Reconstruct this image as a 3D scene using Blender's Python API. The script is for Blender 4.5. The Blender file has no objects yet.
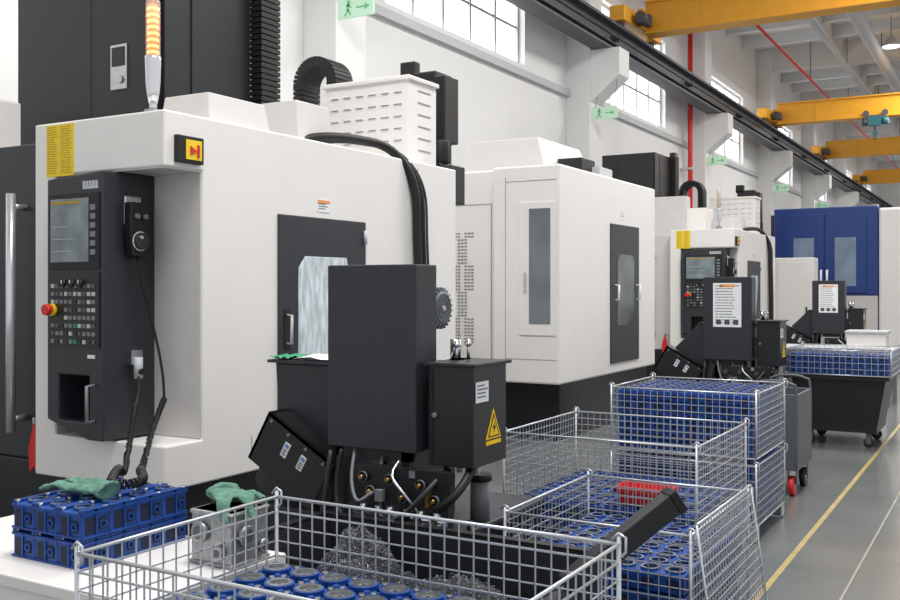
import bpy, bmesh, math, random
from mathutils import Vector, Matrix
from mathutils import noise as mn
random.seed(7)
sc=bpy.context.scene
sc.view_settings.view_transform='Standard'
COL=sc.collection
def lin(c):
    o=[]
    for v in c:
        v/=255.0
        o.append(v/12.92 if v<=.04045 else ((v+.055)/1.055)**2.4)
    return (*o,1)
MATS={}
def mat(name,rgb,rough=.5,metal=0,noise=.0,scale=6,emit=0,bump=0,bscale=60,spec=.5,stretch=None,alpha=1):
    if name in MATS: return MATS[name]
    m=bpy.data.materials.new(name); m.use_nodes=True
    nt=m.node_tree; p=nt.nodes['Principled BSDF']
    c=lin(rgb)
    p.inputs['Base Color'].default_value=c
    p.inputs['Roughness'].default_value=rough
    p.inputs['Metallic'].default_value=metal
    p.inputs['Specular IOR Level'].default_value=spec
    p.inputs['Alpha'].default_value=alpha
    tc=nt.nodes.new('ShaderNodeTexCoord')
    if noise>0:
        n=nt.nodes.new('ShaderNodeTexNoise'); n.inputs['Scale'].default_value=scale; n.inputs['Detail'].default_value=6
        if stretch:
            mp=nt.nodes.new('ShaderNodeMapping'); mp.inputs['Scale'].default_value=stretch; mp.inputs['Rotation'].default_value=(.5,0,0)
            nt.links.new(tc.outputs['Object'],mp.inputs['Vector']); nt.links.new(mp.outputs['Vector'],n.inputs['Vector'])
        else: nt.links.new(tc.outputs['Object'],n.inputs['Vector'])
        r=nt.nodes.new('ShaderNodeValToRGB')
        r.color_ramp.elements[0].position=.3; r.color_ramp.elements[1].position=.7
        r.color_ramp.elements[0].color=(c[0]*(1-noise),c[1]*(1-noise),c[2]*(1-noise),1)
        r.color_ramp.elements[1].color=(min(1,c[0]*(1+noise*.5)),min(1,c[1]*(1+noise*.5)),min(1,c[2]*(1+noise*.5)),1)
        nt.links.new(n.outputs['Fac'],r.inputs['Fac']); nt.links.new(r.outputs['Color'],p.inputs['Base Color'])
    if bump>0:
        n2=nt.nodes.new('ShaderNodeTexNoise'); n2.inputs['Scale'].default_value=bscale
        nt.links.new(tc.outputs['Object'],n2.inputs['Vector'])
        b=nt.nodes.new('ShaderNodeBump'); b.inputs['Strength'].default_value=bump; b.inputs['Distance'].default_value=.01
        nt.links.new(n2.outputs['Fac'],b.inputs['Height']); nt.links.new(b.outputs['Normal'],p.inputs['Normal'])
    if emit>0:
        p.inputs['Emission Color'].default_value=c; p.inputs['Emission Strength'].default_value=emit
    MATS[name]=m
    return m
WHITE=mat('machine_white_paint',(231,228,225),.36,noise=.02,scale=3)
WHITE2=mat('machine_white_greyer',(203,200,198),.45,noise=.03)  # greyer white for covers; also stands in for shade in the recess
SEAM=mat('panel_seam_grey',(130,130,133),.6)
SLOT=mat('louver_slot_grey',(158,158,160),.6)
DARK=mat('dark_textured_paint',(42,44,50),.42,noise=.12,scale=40,bump=.15,bscale=300)
DARK2=mat('black_paint',(24,25,29),.4,noise=.1,scale=20)
BLACK=mat('black_rubber',(12,12,14),.55)
GLASSD=mat('dark_window_glass',(118,124,128),.12,noise=.2,scale=3)
GLASSB=mat('blue_tinted_glass',(128,146,168),.12,noise=.2,scale=3)
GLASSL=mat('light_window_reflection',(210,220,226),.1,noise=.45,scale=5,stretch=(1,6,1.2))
CLEAR=mat('clear_lamp_tube',(235,220,210),.08,alpha=.35)
SCREEN=mat('lcd_screen',(128,140,146),.12,noise=.45,scale=6)
STEEL=mat('brushed_steel',(196,198,202),.28,metal=1,noise=.08,scale=30)
CHROME=mat('bright_chrome',(214,216,220),.22,metal=.7)
ZINC=mat('zinc_wire',(196,200,204),.38,metal=.6)
ALU=mat('machined_aluminium',(160,162,163),.38,metal=.7,noise=.3,scale=50,bump=.2,bscale=200)
GREY=mat('mid_grey_paint',(120,124,128),.5)
DGREY=mat('trolley_grey_paint',(84,87,92),.5)
LGREY=mat('light_grey_paint',(186,189,192),.5)
BLUE=mat('blue_cast_paint',(18,68,146),.4,noise=.35,scale=22)
BLUE2=mat('blue_machine_paint',(24,56,124),.4,noise=.08)
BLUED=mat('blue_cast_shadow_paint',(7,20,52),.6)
YELLOW=mat('crane_yellow',(228,162,38),.45,noise=.05)
LYEL=mat('label_yellow',(236,204,30),.5)
WARN=mat('warning_yellow',(250,205,0),.5)
LORA=mat('label_orange',(236,150,80),.5)
PAPER=mat('label_white',(232,234,236),.6)
INK=mat('label_ink',(70,74,82),.6)
OCHRE=mat('label_ochre',(176,140,30),.6)
RED=mat('signal_red',(205,32,34),.45)
ORANGE=mat('lamp_orange',(255,125,45),.3,emit=1.6)
ORANGE2=mat('lamp_amber',(255,185,110),.3,emit=2.2)
PALE=mat('lamp_unlit',(214,200,190),.3)
GREEN=mat('exit_green',(190,226,198),.5,emit=.15)
GREENB=mat('button_green',(30,140,70),.5)
GREENS=mat('sign_mark_green',(120,192,140),.5)
LBLUE=mat('label_blue',(110,140,190),.5)
GLOVE=mat('green_knit_glove',(106,148,130),.95,noise=.3,scale=28,bump=.7,bscale=220,spec=.2)
CLOTH=mat('green_cloth',(50,145,100),.8)
BRASS=mat('brass',(190,150,80),.35,metal=.9)
TEAL=mat('hoist_teal',(40,96,104),.5)
WALL=mat('wall_paint',(227,227,226),.8,noise=.02,scale=1.2)
CEIL=mat('ceiling_paint',(212,213,213),.85)
BEAM=mat('steel_beam_grey',(74,78,84),.55,noise=.08)
CHIPS=mat('metal_chips',(150,152,158),.38,metal=.6,noise=.5,scale=90)
CHIPD=mat('metal_chip_bed',(70,72,76),.6,metal=.3,noise=.7,scale=90,bump=.9,bscale=200)
FLOORM=mat('polished_concrete',(114,117,116),.17,noise=.2,scale=1.1,bump=.02)
LINE_Y=mat('floor_line_yellow',(168,148,88),.5,noise=.25,scale=5)
LINE_W=mat('floor_joint_light',(150,145,132),.6,noise=.2,scale=5)
DAY=mat('daylight_glazing',(255,255,255),.4,emit=2.8)
LGLOW=mat('lamp_glow',(255,255,255),.5,emit=3)
FRAME=mat('window_frame_grey',(196,199,203),.5)

class B:
    def __init__(s): s.bm=bmesh.new(); s.m=[]; s.T=Matrix.Identity(4)
    def mi(s,m):
        if m not in s.m: s.m.append(m)
        return s.m.index(m)
    def v(s,p): return s.bm.verts.new(s.T@Vector(p))
    def f(s,vs,m,sm=False):
        try: f=s.bm.faces.new(vs)
        except ValueError: return
        f.material_index=s.mi(m); f.smooth=sm
    def box(s,x0,x1,y0,y1,z0,z1,m):
        c=[s.v(p) for p in ((x0,y0,z0),(x1,y0,z0),(x1,y1,z0),(x0,y1,z0),(x0,y0,z1),(x1,y0,z1),(x1,y1,z1),(x0,y1,z1))]
        for q in ((3,2,1,0),(4,5,6,7),(0,1,5,4),(1,2,6,5),(2,3,7,6),(3,0,4,7)): s.f([c[i] for i in q],m)
        return s
    def frus(s,a,b,z0,z1,m,open_top=False,open_bot=False):
        c=[s.v(p) for p in ((a[0],a[2],z0),(a[1],a[2],z0),(a[1],a[3],z0),(a[0],a[3],z0),(b[0],b[2],z1),(b[1],b[2],z1),(b[1],b[3],z1),(b[0],b[3],z1))]
        qs=[(0,1,5,4),(1,2,6,5),(2,3,7,6),(3,0,4,7)]
        if not open_bot: qs.append((3,2,1,0))
        if not open_top: qs.append((4,5,6,7))
        for q in qs: s.f([c[i] for i in q],m)
        return s
    def prism(s,pts,ax,a0,a1,m):
        def P(u,w,a):
            return (a,u,w) if ax=='x' else ((u,a,w) if ax=='y' else (u,w,a))
        A=[s.v(P(u,w,a0)) for u,w in pts]; C=[s.v(P(u,w,a1)) for u,w in pts]
        n=len(pts)
        s.f(list(reversed(A)),m); s.f(C,m)
        for i in range(n): s.f([A[i],A[(i+1)%n],C[(i+1)%n],C[i]],m)
        return s
    def sweep(s,pts,r,m,n=8,caps=True,sm=True):
        pts=[Vector(p) for p in pts]; N=len(pts)
        rs=r if isinstance(r,(list,tuple)) else [r]*N
        t=(pts[1]-pts[0]).normalized()
        up=Vector((0,0,1)) if abs(t.z)<.9 else Vector((1,0,0))
        u=t.cross(up).normalized()
        prev=None
        for i,p in enumerate(pts):
            if i==0: t=(pts[1]-pts[0])
            elif i==N-1: t=(pts[-1]-pts[-2])
            else: t=(pts[i+1]-pts[i-1])
            t=t.normalized()
            u=(u-t*u.dot(t))
            if u.length<1e-6: u=t.orthogonal()
            u.normalize(); w=t.cross(u)
            ring=[s.v(p+(u*math.cos(2*math.pi*(k+.5)/n)+w*math.sin(2*math.pi*(k+.5)/n))*rs[i]) for k in range(n)]
            if prev:
                for k in range(n): s.f([prev[k],prev[(k+1)%n],ring[(k+1)%n],ring[k]],m,sm)
            elif caps: s.f(list(reversed(ring)),m)
            prev=ring
        if caps: s.f(prev,m)
        return s
    def cyl(s,p0,p1,r,m,n=16,r1=None,sm=True): return s.sweep([p0,p1],[r,r if r1 is None else r1],m,n,True,sm)
    def wire(s,p0,p1,r,m): return s.sweep([p0,p1],r,m,4,False,False)
    def ring(s,c,ax,R,r,h,m,n=20):
        c=Vector(c); ax=Vector(ax).normalized(); u=ax.orthogonal().normalized(); w=ax.cross(u)
        L=[]
        for k in range(n):
            d=u*math.cos(2*math.pi*k/n)+w*math.sin(2*math.pi*k/n)
            L.append([s.v(c+d*R),s.v(c+d*R+ax*h),s.v(c+d*r+ax*h),s.v(c+d*r)])
        for k in range(n):
            a=L[k]; b=L[(k+1)%n]
            for q in range(4): s.f([a[q],b[q],b[(q+1)%4],a[(q+1)%4]],m,False)
        return s
def fin(b,name,root=None,parent=None,bevel=0,seg=2,label=None,category=None,group=None,structure=False,origin=None,stuff=False):
    loc=Vector(root.location) if root is not None else (Vector(origin) if origin is not None else None)
    bmesh.ops.recalc_face_normals(b.bm,faces=b.bm.faces)
    if loc is None:
        zs=[v.co for v in b.bm.verts]
        loc=Vector(((min(v.x for v in zs)+max(v.x for v in zs))/2,(min(v.y for v in zs)+max(v.y for v in zs))/2,min(v.z for v in zs)))
    for v in b.bm.verts: v.co-=loc
    me=bpy.data.meshes.new(name); b.bm.to_mesh(me); b.bm.free()
    for m in b.m: me.materials.append(m)
    o=bpy.data.objects.new(name,me); COL.objects.link(o)
    if root is not None: o.parent=parent if parent is not None else root
    else: o.location=loc
    if bevel>0:
        md=o.modifiers.new('bevel','BEVEL'); md.width=bevel; md.segments=seg; md.limit_method='ANGLE'; md.angle_limit=math.radians(35)
    if label: o['label']=label
    if category: o['category']=category
    if group: o['group']=group
    if structure: o['kind']='structure'
    if stuff: o['kind']='stuff'
    return o
def empty(name,loc,label,cat,group=None):
    o=bpy.data.objects.new(name,None); o.location=loc; COL.objects.link(o); o.empty_display_size=.2
    o['label']=label; o['category']=cat
    if group: o['group']=group
    return o
def dup(o,loc,label=None,rot=None):
    n=o.copy(); COL.objects.link(n); n.location=loc
    if rot is not None: n.rotation_euler=(0,0,rot)
    if label: n['label']=label
    def rec(c,p):
        k=c.copy(); COL.objects.link(k); k.parent=p
        for g in c.children: rec(g,k)
    for c in list(o.children): rec(c,n)
    return n
def cut(o,boxes):
    off=Vector(o.parent.location) if o.parent else Vector(o.location)
    cs=[]
    bw=[(m.width,m.segments) for m in o.modifiers]
    o.modifiers.clear()
    for bx in boxes:
        b=B(); b.box(*bx,WHITE2)
        for v in b.bm.verts: v.co-=off
        bmesh.ops.recalc_face_normals(b.bm,faces=b.bm.faces)
        me=bpy.data.meshes.new('cut'); b.bm.to_mesh(me); b.bm.free()
        c=bpy.data.objects.new('cut',me); COL.objects.link(c)
        if o.parent: c.parent=o.parent
        else: c.location=o.location
        cs.append(c)
        md=o.modifiers.new('bool','BOOLEAN'); md.object=c; md.operation='DIFFERENCE'; md.solver='EXACT'
    bpy.context.view_layer.update()
    dg=bpy.context.evaluated_depsgraph_get()
    me=bpy.data.meshes.new_from_object(o.evaluated_get(dg))
    o.modifiers.clear(); o.data=me
    for c in cs: bpy.data.objects.remove(c)
    for w,sg in bw:
        md=o.modifiers.new('bevel','BEVEL'); md.width=w; md.segments=sg; md.limit_method='ANGLE'; md.angle_limit=math.radians(35)
def smooth(pts,n=4):
    P=[Vector(p) for p in pts]; out=[]
    for i in range(len(P)-1):
        p0=P[max(0,i-1)];p1=P[i];p2=P[i+1];p3=P[min(len(P)-1,i+2)]
        for k in range(n):
            t=k/n; out.append(.5*((2*p1)+(p2-p0)*t+(2*p0-5*p1+4*p2-p3)*t*t+(3*p1-p0-3*p2+p3)*t**3))
    out.append(P[-1]); return out

# ---------------------------------------------------------------- camera / light
cam=bpy.data.cameras.new('camera'); co=bpy.data.objects.new('camera',cam); COL.objects.link(co)
co.location=(0,0,1.6); co.rotation_euler=(math.radians(90),0,math.radians(30.1))
cam.sensor_width=36; cam.lens=38.92; cam.shift_y=-13/900; cam.clip_end=300
sc.camera=co
w=bpy.data.worlds.new('world'); sc.world=w; w.use_nodes=True
bg=w.node_tree.nodes['Background']; bg.inputs[0].default_value=(.97,.98,1,1); bg.inputs[1].default_value=.8
def area(loc,sx,sy,e,rot=(0,0,0),col=(1,.985,.96)):
    l=bpy.data.lights.new('area_light','AREA'); l.shape='RECTANGLE'; l.size=sx; l.size_y=sy; l.energy=e; l.color=col
    o=bpy.data.objects.new('area_light',l); COL.objects.link(o); o.location=loc; o.rotation_euler=rot
for y in (3,12,22,34,48,62): area((-1.0,y,9.3),3,3,740)
area((-6.5,6,6.2),1.2,5,90)

# ---------------------------------------------------------------- room
b=B(); b.box(-8.4,9,-3,75,-.1,0,FLOORM); fin(b,'floor',structure=True)
b=B(); b.box(-8.7,9,-3,75,10.5,10.7,CEIL); fin(b,'ceiling',structure=True)
b=B(); b.box(-8.7,9,75,75.2,0,10.5,WALL); fin(b,'wall_back',structure=True)
b=B()
b.box(-8.7,-8.4,-3,75,0,6.0,WALL); b.box(-8.7,-8.4,-3,75,8.4,10.5,WALL)
ys=[-3]
for k in range(-1,7): ys+= [12.5+9*k,17.45+9*k]
ys.append(75)
for i in range(0,len(ys),2): b.box(-8.7,-8.4,ys[i],ys[i+1],6.0,8.4,WALL)
fin(b,'wall_left',structure=True)
for k in range(-1,7):
    y0=12.5+9*k; y1=y0+4.95
    b=B()
    b.box(-8.6,-8.58,y0,y1,6,8.4,DAY)
    for z in (6.0,6.72,7.5,8.34): b.box(-8.58,-8.55,y0,y1,z,z+.05,FRAME)
    for j in range(6):
        y=y0+j*(4.95-.06)/5; b.box(-8.58,-8.53,y,y+.06,6,8.4,FRAME)
    for j in range(5):
        y=y0+(j+.5)*4.95/5; b.box(-8.58,-8.565,y,y+.02,6,8.4,FRAME)
    fin(b,'window_%d'%(k+2),structure=True)
n=1
for k in range(-1,7):
    y=10.5+9*k
    b=B(); b.box(-8.4,-7.85,y,y+.7,0,10.5,WALL)
    b.prism([(-7.86,5.55),(-7.86,6.68),(-7.2,6.68),(-7.2,6.1)],'y',y+.05,y+.65,WALL)
    fin(b,'trim_%d'%n,structure=True,bevel=.01); n+=1
    b=B(); b.box(-8.4,9,y+.1,y+.55,9.7,10.5,CEIL); fin(b,'trim_%d'%n,structure=True); n+=1
for k in range(0,7):
    for dy in (0,2.2,-2.2):
        y=15+9*k+dy
        b=B(); b.box(-8.4,9,y,y+.22,10.1,10.5,CEIL); fin(b,'trim_%d'%n,structure=True); n+=1
for x in (-5.6,-2.6,.4):
    b=B(); b.box(x,x+.25,-3,75,9.95,10.5,CEIL); fin(b,'trim_%d'%n,structure=True); n+=1
b=B(); b.box(-8.4,-8.3,-3,75,5.72,5.86,LGREY); fin(b,'trim_%d'%n,structure=True); n+=1
b=B(); b.box(-1.157,-1.124,-3,75,0,.003,LINE_Y); fin(b,'trim_%d'%n,structure=True); n+=1
b=B(); b.box(-.773,-.762,-3,75,0,.002,LINE_W); fin(b,'trim_%d'%n,structure=True); n+=1
b=B(); b.box(-7.63,-7.57,-3,75,6.72,7.26,BEAM); b.box(-7.8,-7.4,-3,75,6.68,6.73,BEAM); b.box(-7.8,-7.4,-3,75,7.24,7.3,BEAM)
b.box(-7.63,-7.57,-3,75,7.3,7.36,BEAM)
b.box(-7.4,-7.36,-3,75,6.95,7.0,BLACK); b.box(-7.58,-7.38,-3,75,6.8,6.82,BEAM)
for k in range(14): b.box(-7.6,-7.36,-2+5.5*k,-1.96+5.5*k,6.9,7.05,BEAM)
fin(b,'runway_beam',label='long dark grey steel crane runway girder along the wall',category='steel beam')
b=B(); b.cyl((-8.12,27.9,0),(-8.12,27.9,10.49),.07,RED,10)
for z in (5,7,9): b.box(-8.39,-8.05,27.8,28.0,z,z+.06,LGREY)
fin(b,'fire_pipe',label='red vertical fire sprinkler pipe on the white wall',category='pipe')
for xx,zz,r_,m_,nm,lb in ((-5,9.2,.08,LGREY,'ceiling_conduit','long light grey conduit hung below the ceiling'),(-6.2,8.9,.04,RED,'sprinkler_pipe','thin red sprinkler pipe hung below the ceiling'),(-3.9,9.35,.2,LGREY,'ceiling_duct','long round light grey air duct below the ceiling')):
    b=B(); b.cyl((xx,16,zz),(xx,70,zz),r_,m_,14)
    for k in range(6): b.cyl((xx,18+9*k,zz),(xx,18+9*k,10.49),.02,GREY,6)
    fin(b,nm,label=lb,category='pipe')
for k in range(0,5):
    y=10.5+9*k
    r=empty('exit_sign',(-7.5,y,5.1),'pale green running-man exit sign hung under a wall pillar','sign','exit signs on the pillars')
    b=B(); b.box(-7.8,-7.22,y-.03,y,5.16,5.42,GREEN); fin(b,'sign_panel',r,bevel=.008)
    b=B(); x0=-7.7; yy=y-.036; dz=.045
    b.cyl((x0+.08,yy+.002,5.325+dz),(x0+.08,yy-.004,5.325+dz),.022,GREENS,10)
    for q in ([(.03,5.29),(.1,5.30),(.1,5.28),(.05,5.265)],[(.06,5.31),(.09,5.31),(.08,5.21),(.05,5.21)],[(.06,5.22),(.08,5.23),(.03,5.14),(.01,5.15)],[(.06,5.22),(.09,5.23),(.12,5.16),(.10,5.15)],[(.09,5.29),(.13,5.25),(.12,5.24),(.08,5.27)]):
        b.prism([(x0+u,v+dz) for u,v in q],'y',yy,yy+.006,GREENS)
    fin(b,'running_figure',r)
    b=B(); b.box(x0+.2,x0+.34,yy,yy+.006,5.23+dz,5.25+dz,GREENS)
    b.prism([(x0+.34,5.28+dz),(x0+.42,5.24+dz),(x0+.34,5.20+dz)],'y',yy,yy+.006,GREENS)
    fin(b,'arrow',r)
    for xx,zt in ((-7.72,5.75),(-7.3,6.08)):
        b=B(); b.cyl((xx,y-.01,5.42),(xx,y+.2,zt),.008,GREY,6); fin(b,'bracket',r)
def crane(y,hoist=None):
    r=empty('bridge_crane',(-7.6,y,7.36),'yellow overhead bridge crane spanning from the runway girder','crane','yellow bridge cranes')
    b=B(); b.box(-7.3,9,y-.2,y+.2,7.4,8.1,YELLOW); b.box(-7.3,9,y-.28,y+.28,8.08,8.12,YELLOW); b.box(-7.3,9,y-.26,y+.26,7.38,7.42,YELLOW)
    for k in range(5): b.box(-6.0+3.2*k,-5.98+3.2*k,y-.215,y+.215,7.42,8.08,YELLOW)
    fin(b,'girder',r)
    b=B(); b.box(-7.75,-7.4,y-1.3,y+1.3,7.48,7.82,YELLOW); b.box(-7.4,-7.25,y-.5,y+.5,7.45,7.9,YELLOW); fin(b,'end_truck',r,bevel=.02)
    for s in (-1.05,1.05):
        b=B(); b.cyl((-7.66,y+s,7.5),(-7.54,y+s,7.5),.14,BEAM,16); fin(b,'wheel',r)
    b=B(); b.cyl((-7.2,y-.5,7.62),(-7.2,y-.85,7.62),.13,BEAM,12); b.box(-7.38,-7.1,y-.52,y-.3,7.5,7.75,BEAM); fin(b,'drive_motor',r)
    if hoist is not None:
        x=hoist
        b=B(); b.box(x-.22,x+.2,y-.5,y-.28,7.05,7.36,TEAL); b.cyl((x-.4,y-.35,7.2),(x-.22,y-.35,7.2),.14,BEAM,14); b.cyl((x+.2,y-.35,7.2),(x+.42,y-.35,7.2),.13,TEAL,14); b.box(x-.3,x+.3,y-.35,y+.35,7.3,7.42,BEAM); b.cyl((x-.3,y-.3,7.5),(x-.3,y-.22,7.5),.1,BEAM,12); b.cyl((x+.3,y-.3,7.5),(x+.3,y-.22,7.5),.1,BEAM,12); fin(b,'hoist',r)
        b=B(); b.cyl((x,y-.35,7.1),(x,y-.35,6.85),.02,BEAM,6); b.cyl((x,y-.4,6.8),(x,y-.3,6.8),.08,TEAL,12); b.sweep([(x,y-.35,6.73),(x+.05,y-.35,6.66),(x,y-.35,6.6),(x-.05,y-.35,6.64)],.02,BEAM,6); fin(b,'hook_block',r)
crane(21.7); crane(36,-4.06); crane(46.4); crane(59,-4.9)
def lamp(x,y):
    r=empty('pendant_lamp',(x,y,9.3),'white round high-bay lamp hanging from the ceiling','lamp','high-bay lamps')
    b=B(); b.sweep([(x,y,9.3),(x,y,9.42),(x,y,9.6)],[.28,.24,.08],LGREY,20); fin(b,'lamp_shade',r)
    b=B(); b.cyl((x,y,9.27),(x,y,9.3),.25,LGLOW,20); fin(b,'lamp_lens',r)
    b=B(); b.cyl((x,y,9.6),(x,y,10.49),.015,GREY,6); fin(b,'cord',r)
for y in (34,43,52,61): lamp(-3.4,y)

def label_y(b,x0,x1,y,z0,z1,m=PAPER,ink=INK,lines=5,t=.003,d=.3,seg=1):
    b.box(x0,x1,y-t,y,z0,z1,m)
    h=(z1-z0)/(lines+1.5)
    for i in range(lines):
        z=z1-h*(i+1); xa=x0+(x1-x0)*.08; xe=x0+(x1-x0)*random.uniform(.7,.93)
        if seg==1: b.box(xa,xe,y-t-.001,y-t+.001,z-h*d*.5,z+h*d*.5,ink)
        else:
            while xa<xe-.008:
                L=random.uniform(.012,.04); b.box(xa,min(xe,xa+L),y-t-.001,y-t+.001,z-h*d*.5,z+h*d*.5,ink); xa+=L+.006
def label_x(b,x,y0,y1,z0,z1,m=PAPER,ink=INK,lines=5,t=.003,d=.3):
    b.box(x,x+t,y0,y1,z0,z1,m)
    h=(z1-z0)/(lines+1.5)
    for i in range(lines):
        z=z1-h*(i+1); b.box(x+t-.001,x+t+.001,y0+(y1-y0)*.1,y0+(y1-y0)*random.uniform(.6,.92),z-h*d*.5,z+h*d*.5,ink)

# ---------------------------------------------------------------- machine type A
MG='white machining centres along the aisle'
def machineA():
    R=empty('machining_center',(-4.6,5.4,0),'white machining centre with dark control panel and orange signal light','machine',MG)
    b=B(); b.box(-6.9,-4.06,3.95,7.0,0,.52,DARK2); fin(b,'base',R,bevel=.01)
    b=B(); b.box(-5.08,-4.0,3.8,7.0,.48,2.57,WHITE)
    o=fin(b,'enclosure',R,bevel=.01,seg=2); cut(o,[(-4.9,-3.9,3.7,4.09,.73,2.26)])
    b=B(); b.box(-4.895,-4.01,4.08,4.092,.735,2.255,WHITE2); b.box(-4.895,-4.01,3.81,4.09,2.252,2.262,WHITE2); b.box(-4.905,-4.895,3.81,4.09,.735,2.255,WHITE2); fin(b,'recess_shade',R)  # added greyer sheets that paint the shading of the recess into its colour
    b=B(); b.box(-7.0,-5.09,4.15,7.95,.5,2.5,WHITE2); fin(b,'rear_enclosure',R,bevel=.02)
    b=B(); b.box(-6.9,-5.09,3.97,4.14,.52,2.5,DARK); d=fin(b,'front_door',R,bevel=.01,label='sliding front door')
    b=B(); b.sweep([(-5.39,3.97,.78),(-5.39,3.86,.78)],.02,CHROME,10); b.sweep([(-5.39,3.97,2.1),(-5.39,3.86,2.1)],.02,CHROME,10); b.cyl((-5.39,3.86,.7),(-5.39,3.86,2.18),.03,CHROME,16)
    fin(b,'handle',R,d,label='long vertical chrome handle')
    b=B(); b.frus((-4.52,-4.1,4.25,4.8),(-4.5,-4.14,4.28,4.78),2.55,2.76,WHITE2); fin(b,'roof_cover',R,bevel=.006)
    b=B(); b.frus((-4.75,-4.2,5.2,5.6),(-4.72,-4.24,5.22,5.58),2.55,2.88,WHITE2); fin(b,'roof_cover',R,bevel=.006)
    b=B(); b.box(-7.2,-6.3,4.3,4.6,2.48,2.95,WHITE2); fin(b,'roof_cover',R,bevel=.015)
    b=B(); b.box(-6.95,-5.3,5.04,5.95,2.3,4.1,DARK2)
    b.box(-6.4,-5.34,4.97,5.05,2.3,4.0,DARK2)
    b.box(-6.0,-5.99,4.965,4.98,2.5,4.0,BLACK); b.box(-5.3,-5.29,5.3,5.31,2.5,4.05,BLACK)
    c=fin(b,'column',R,bevel=.015,label='tall black machine column')
    b=B(); b.box(-5.77,-5.6,4.955,4.972,3.05,3.38,STEEL); b.box(-5.75,-5.62,4.948,4.957,3.22,3.36,DARK2); b.cyl((-5.66,4.95,3.12),(-5.66,4.935,3.12),.03,STEEL,10)
    fin(b,'access_plate',R,c,bevel=.003)
    b=B()
    for i in range(34):
        z=2.6+.045*i; b.box(-5.34,-5.2,5.97,6.2,z,z+.034,BLACK)
    b.box(-5.32,-5.22,5.99,6.18,2.5,4.2,DARK2)
    fin(b,'cable_chain',R,label='black ribbed cable chain')
    b=B()
    cx,cy,cz,rr=-5.76,7.5,3.54,.2
    for i in range(19):
        a=math.pi*i/18
        b.T=Matrix.Translation((cx+rr*math.cos(a),cy,cz+rr*math.sin(a)))@Matrix.Rotation(math.pi/2-a,4,'Y')
        b.box(-.018,.018,-.14,.14,-.055,.055,BLACK)
    for k in range(22):
        for s in (-rr,rr):
            b.T=Matrix.Translation((cx+s,cy,cz-.03-.045*k)); b.box(-.055,.055,-.14,.14,-.018,.018,BLACK)
    b.T=Matrix.Identity(4)
    for s in (-rr,rr): b.box(cx+s-.04,cx+s+.04,cy-.1,cy+.1,2.48,cz,DARK2)
    fin(b,'cable_chain',R,label='black arched cable chain')
    b=B(); b.box(-5.2,-4.34,6.8,7.25,2.55,3.34,WHITE); b.box(-5.22,-4.32,6.78,7.27,3.32,3.36,WHITE)
    l=fin(b,'louvered_cabinet',R,bevel=.008)
    b=B()
    for zr in range(5):
        for xr in range(6):
            x=-5.13+xr*.13; z=2.82+zr*.1
            b.box(x,x+.075,6.796,6.802,z,z+.007,SLOT)
            b.box(x,x+.075,6.788,6.802,z+.007,z+.014,WHITE)
    fin(b,'louver',R,l)
    for zr in range(6):
        b=B(); b.box(-4.342,-4.334,6.95,7.15,2.75+zr*.1,2.758+zr*.1,SLOT); fin(b,'vent_slot',R,l)
    b=B(); b.box(-4.85,-4.5,7.5,7.8,2.45,3.55,DARK2); b.box(-4.52,-4.4,7.5,7.75,2.9,3.5,DARK2); b.box(-4.88,-4.72,7.5,7.6,3.5,3.66,BLACK); b.cyl((-4.42,7.45,2.7),(-4.42,7.45,2.9),.09,BLACK,12)
    b.box(-4.95,-4.36,7.35,7.8,2.35,2.7,DARK2)
    fin(b,'tool_changer',R,bevel=.012)
    b=B(); b.box(-5.6,-4.85,7.0,8.0,0.4,2.42,WHITE2); b.box(-5.6,-4.85,7.0,8.0,0,.4,DARK2); fin(b,'rear_cabinet',R,bevel=.02)
    X=-4.0
    b=B(); b.box(X-.02,X+.012,4.74,5.69,.72,2.06,DARK); d=fin(b,'side_door',R,bevel=.006,label='dark grey maintenance side door')
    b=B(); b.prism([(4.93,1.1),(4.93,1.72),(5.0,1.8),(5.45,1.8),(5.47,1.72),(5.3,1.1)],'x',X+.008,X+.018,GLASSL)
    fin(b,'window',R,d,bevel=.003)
    b=B(); b.sweep([(X+.01,4.82,1.24),(X+.05,4.82,1.24),(X+.05,4.82,1.42),(X+.01,4.82,1.42)],.01,LGREY,8); b.box(X+.01,X+.016,4.79,4.85,1.2,1.46,BLACK); fin(b,'handle',R,d)
    for z in (.95,1.9):
        b=B(); b.cyl((X+.02,5.67,z),(X+.02,5.67,z+.1),.013,LGREY,8); fin(b,'hinge',R,d)
    b=B(); label_x(b,X,5.14,5.28,2.1,2.185,PAPER,INK,4); b.box(X+.003,X+.005,5.145,5.275,2.16,2.18,LORA); fin(b,'warning_label',R)
    b=B(); b.box(X-.002,X+.002,6.4,6.406,.55,2.52,SEAM); b.box(X-.002,X+.002,4.5,4.504,.55,.7,SEAM); fin(b,'panel_seam',R)
    b=B(); label_y(b,-4.97,-4.855,3.8,2.25,2.555,LYEL,OCHRE,20,d=.35,seg=2); label_y(b,-4.85,-4.73,3.8,2.25,2.555,LYEL,OCHRE,20,d=.35,seg=2); fin(b,'yellow_notice',R)
    b=B(); b.box(X,X+.03,3.87,4.07,2.29,2.44,BLACK); e=fin(b,'emergency_switch',R,bevel=.004)
    b=B(); b.box(X+.03,X+.034,3.93,4.05,2.31,2.42,LYEL); fin(b,'switch_plate',R,e)
    b=B(); b.prism([(3.96,2.335),(3.96,2.385),(4.01,2.36)],'x',X+.034,X+.04,RED); b.box(X+.034,X+.04,4.012,4.03,2.325,2.395,RED); fin(b,'arrow',R,e)
    x,y=-4.3,4.0
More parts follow.
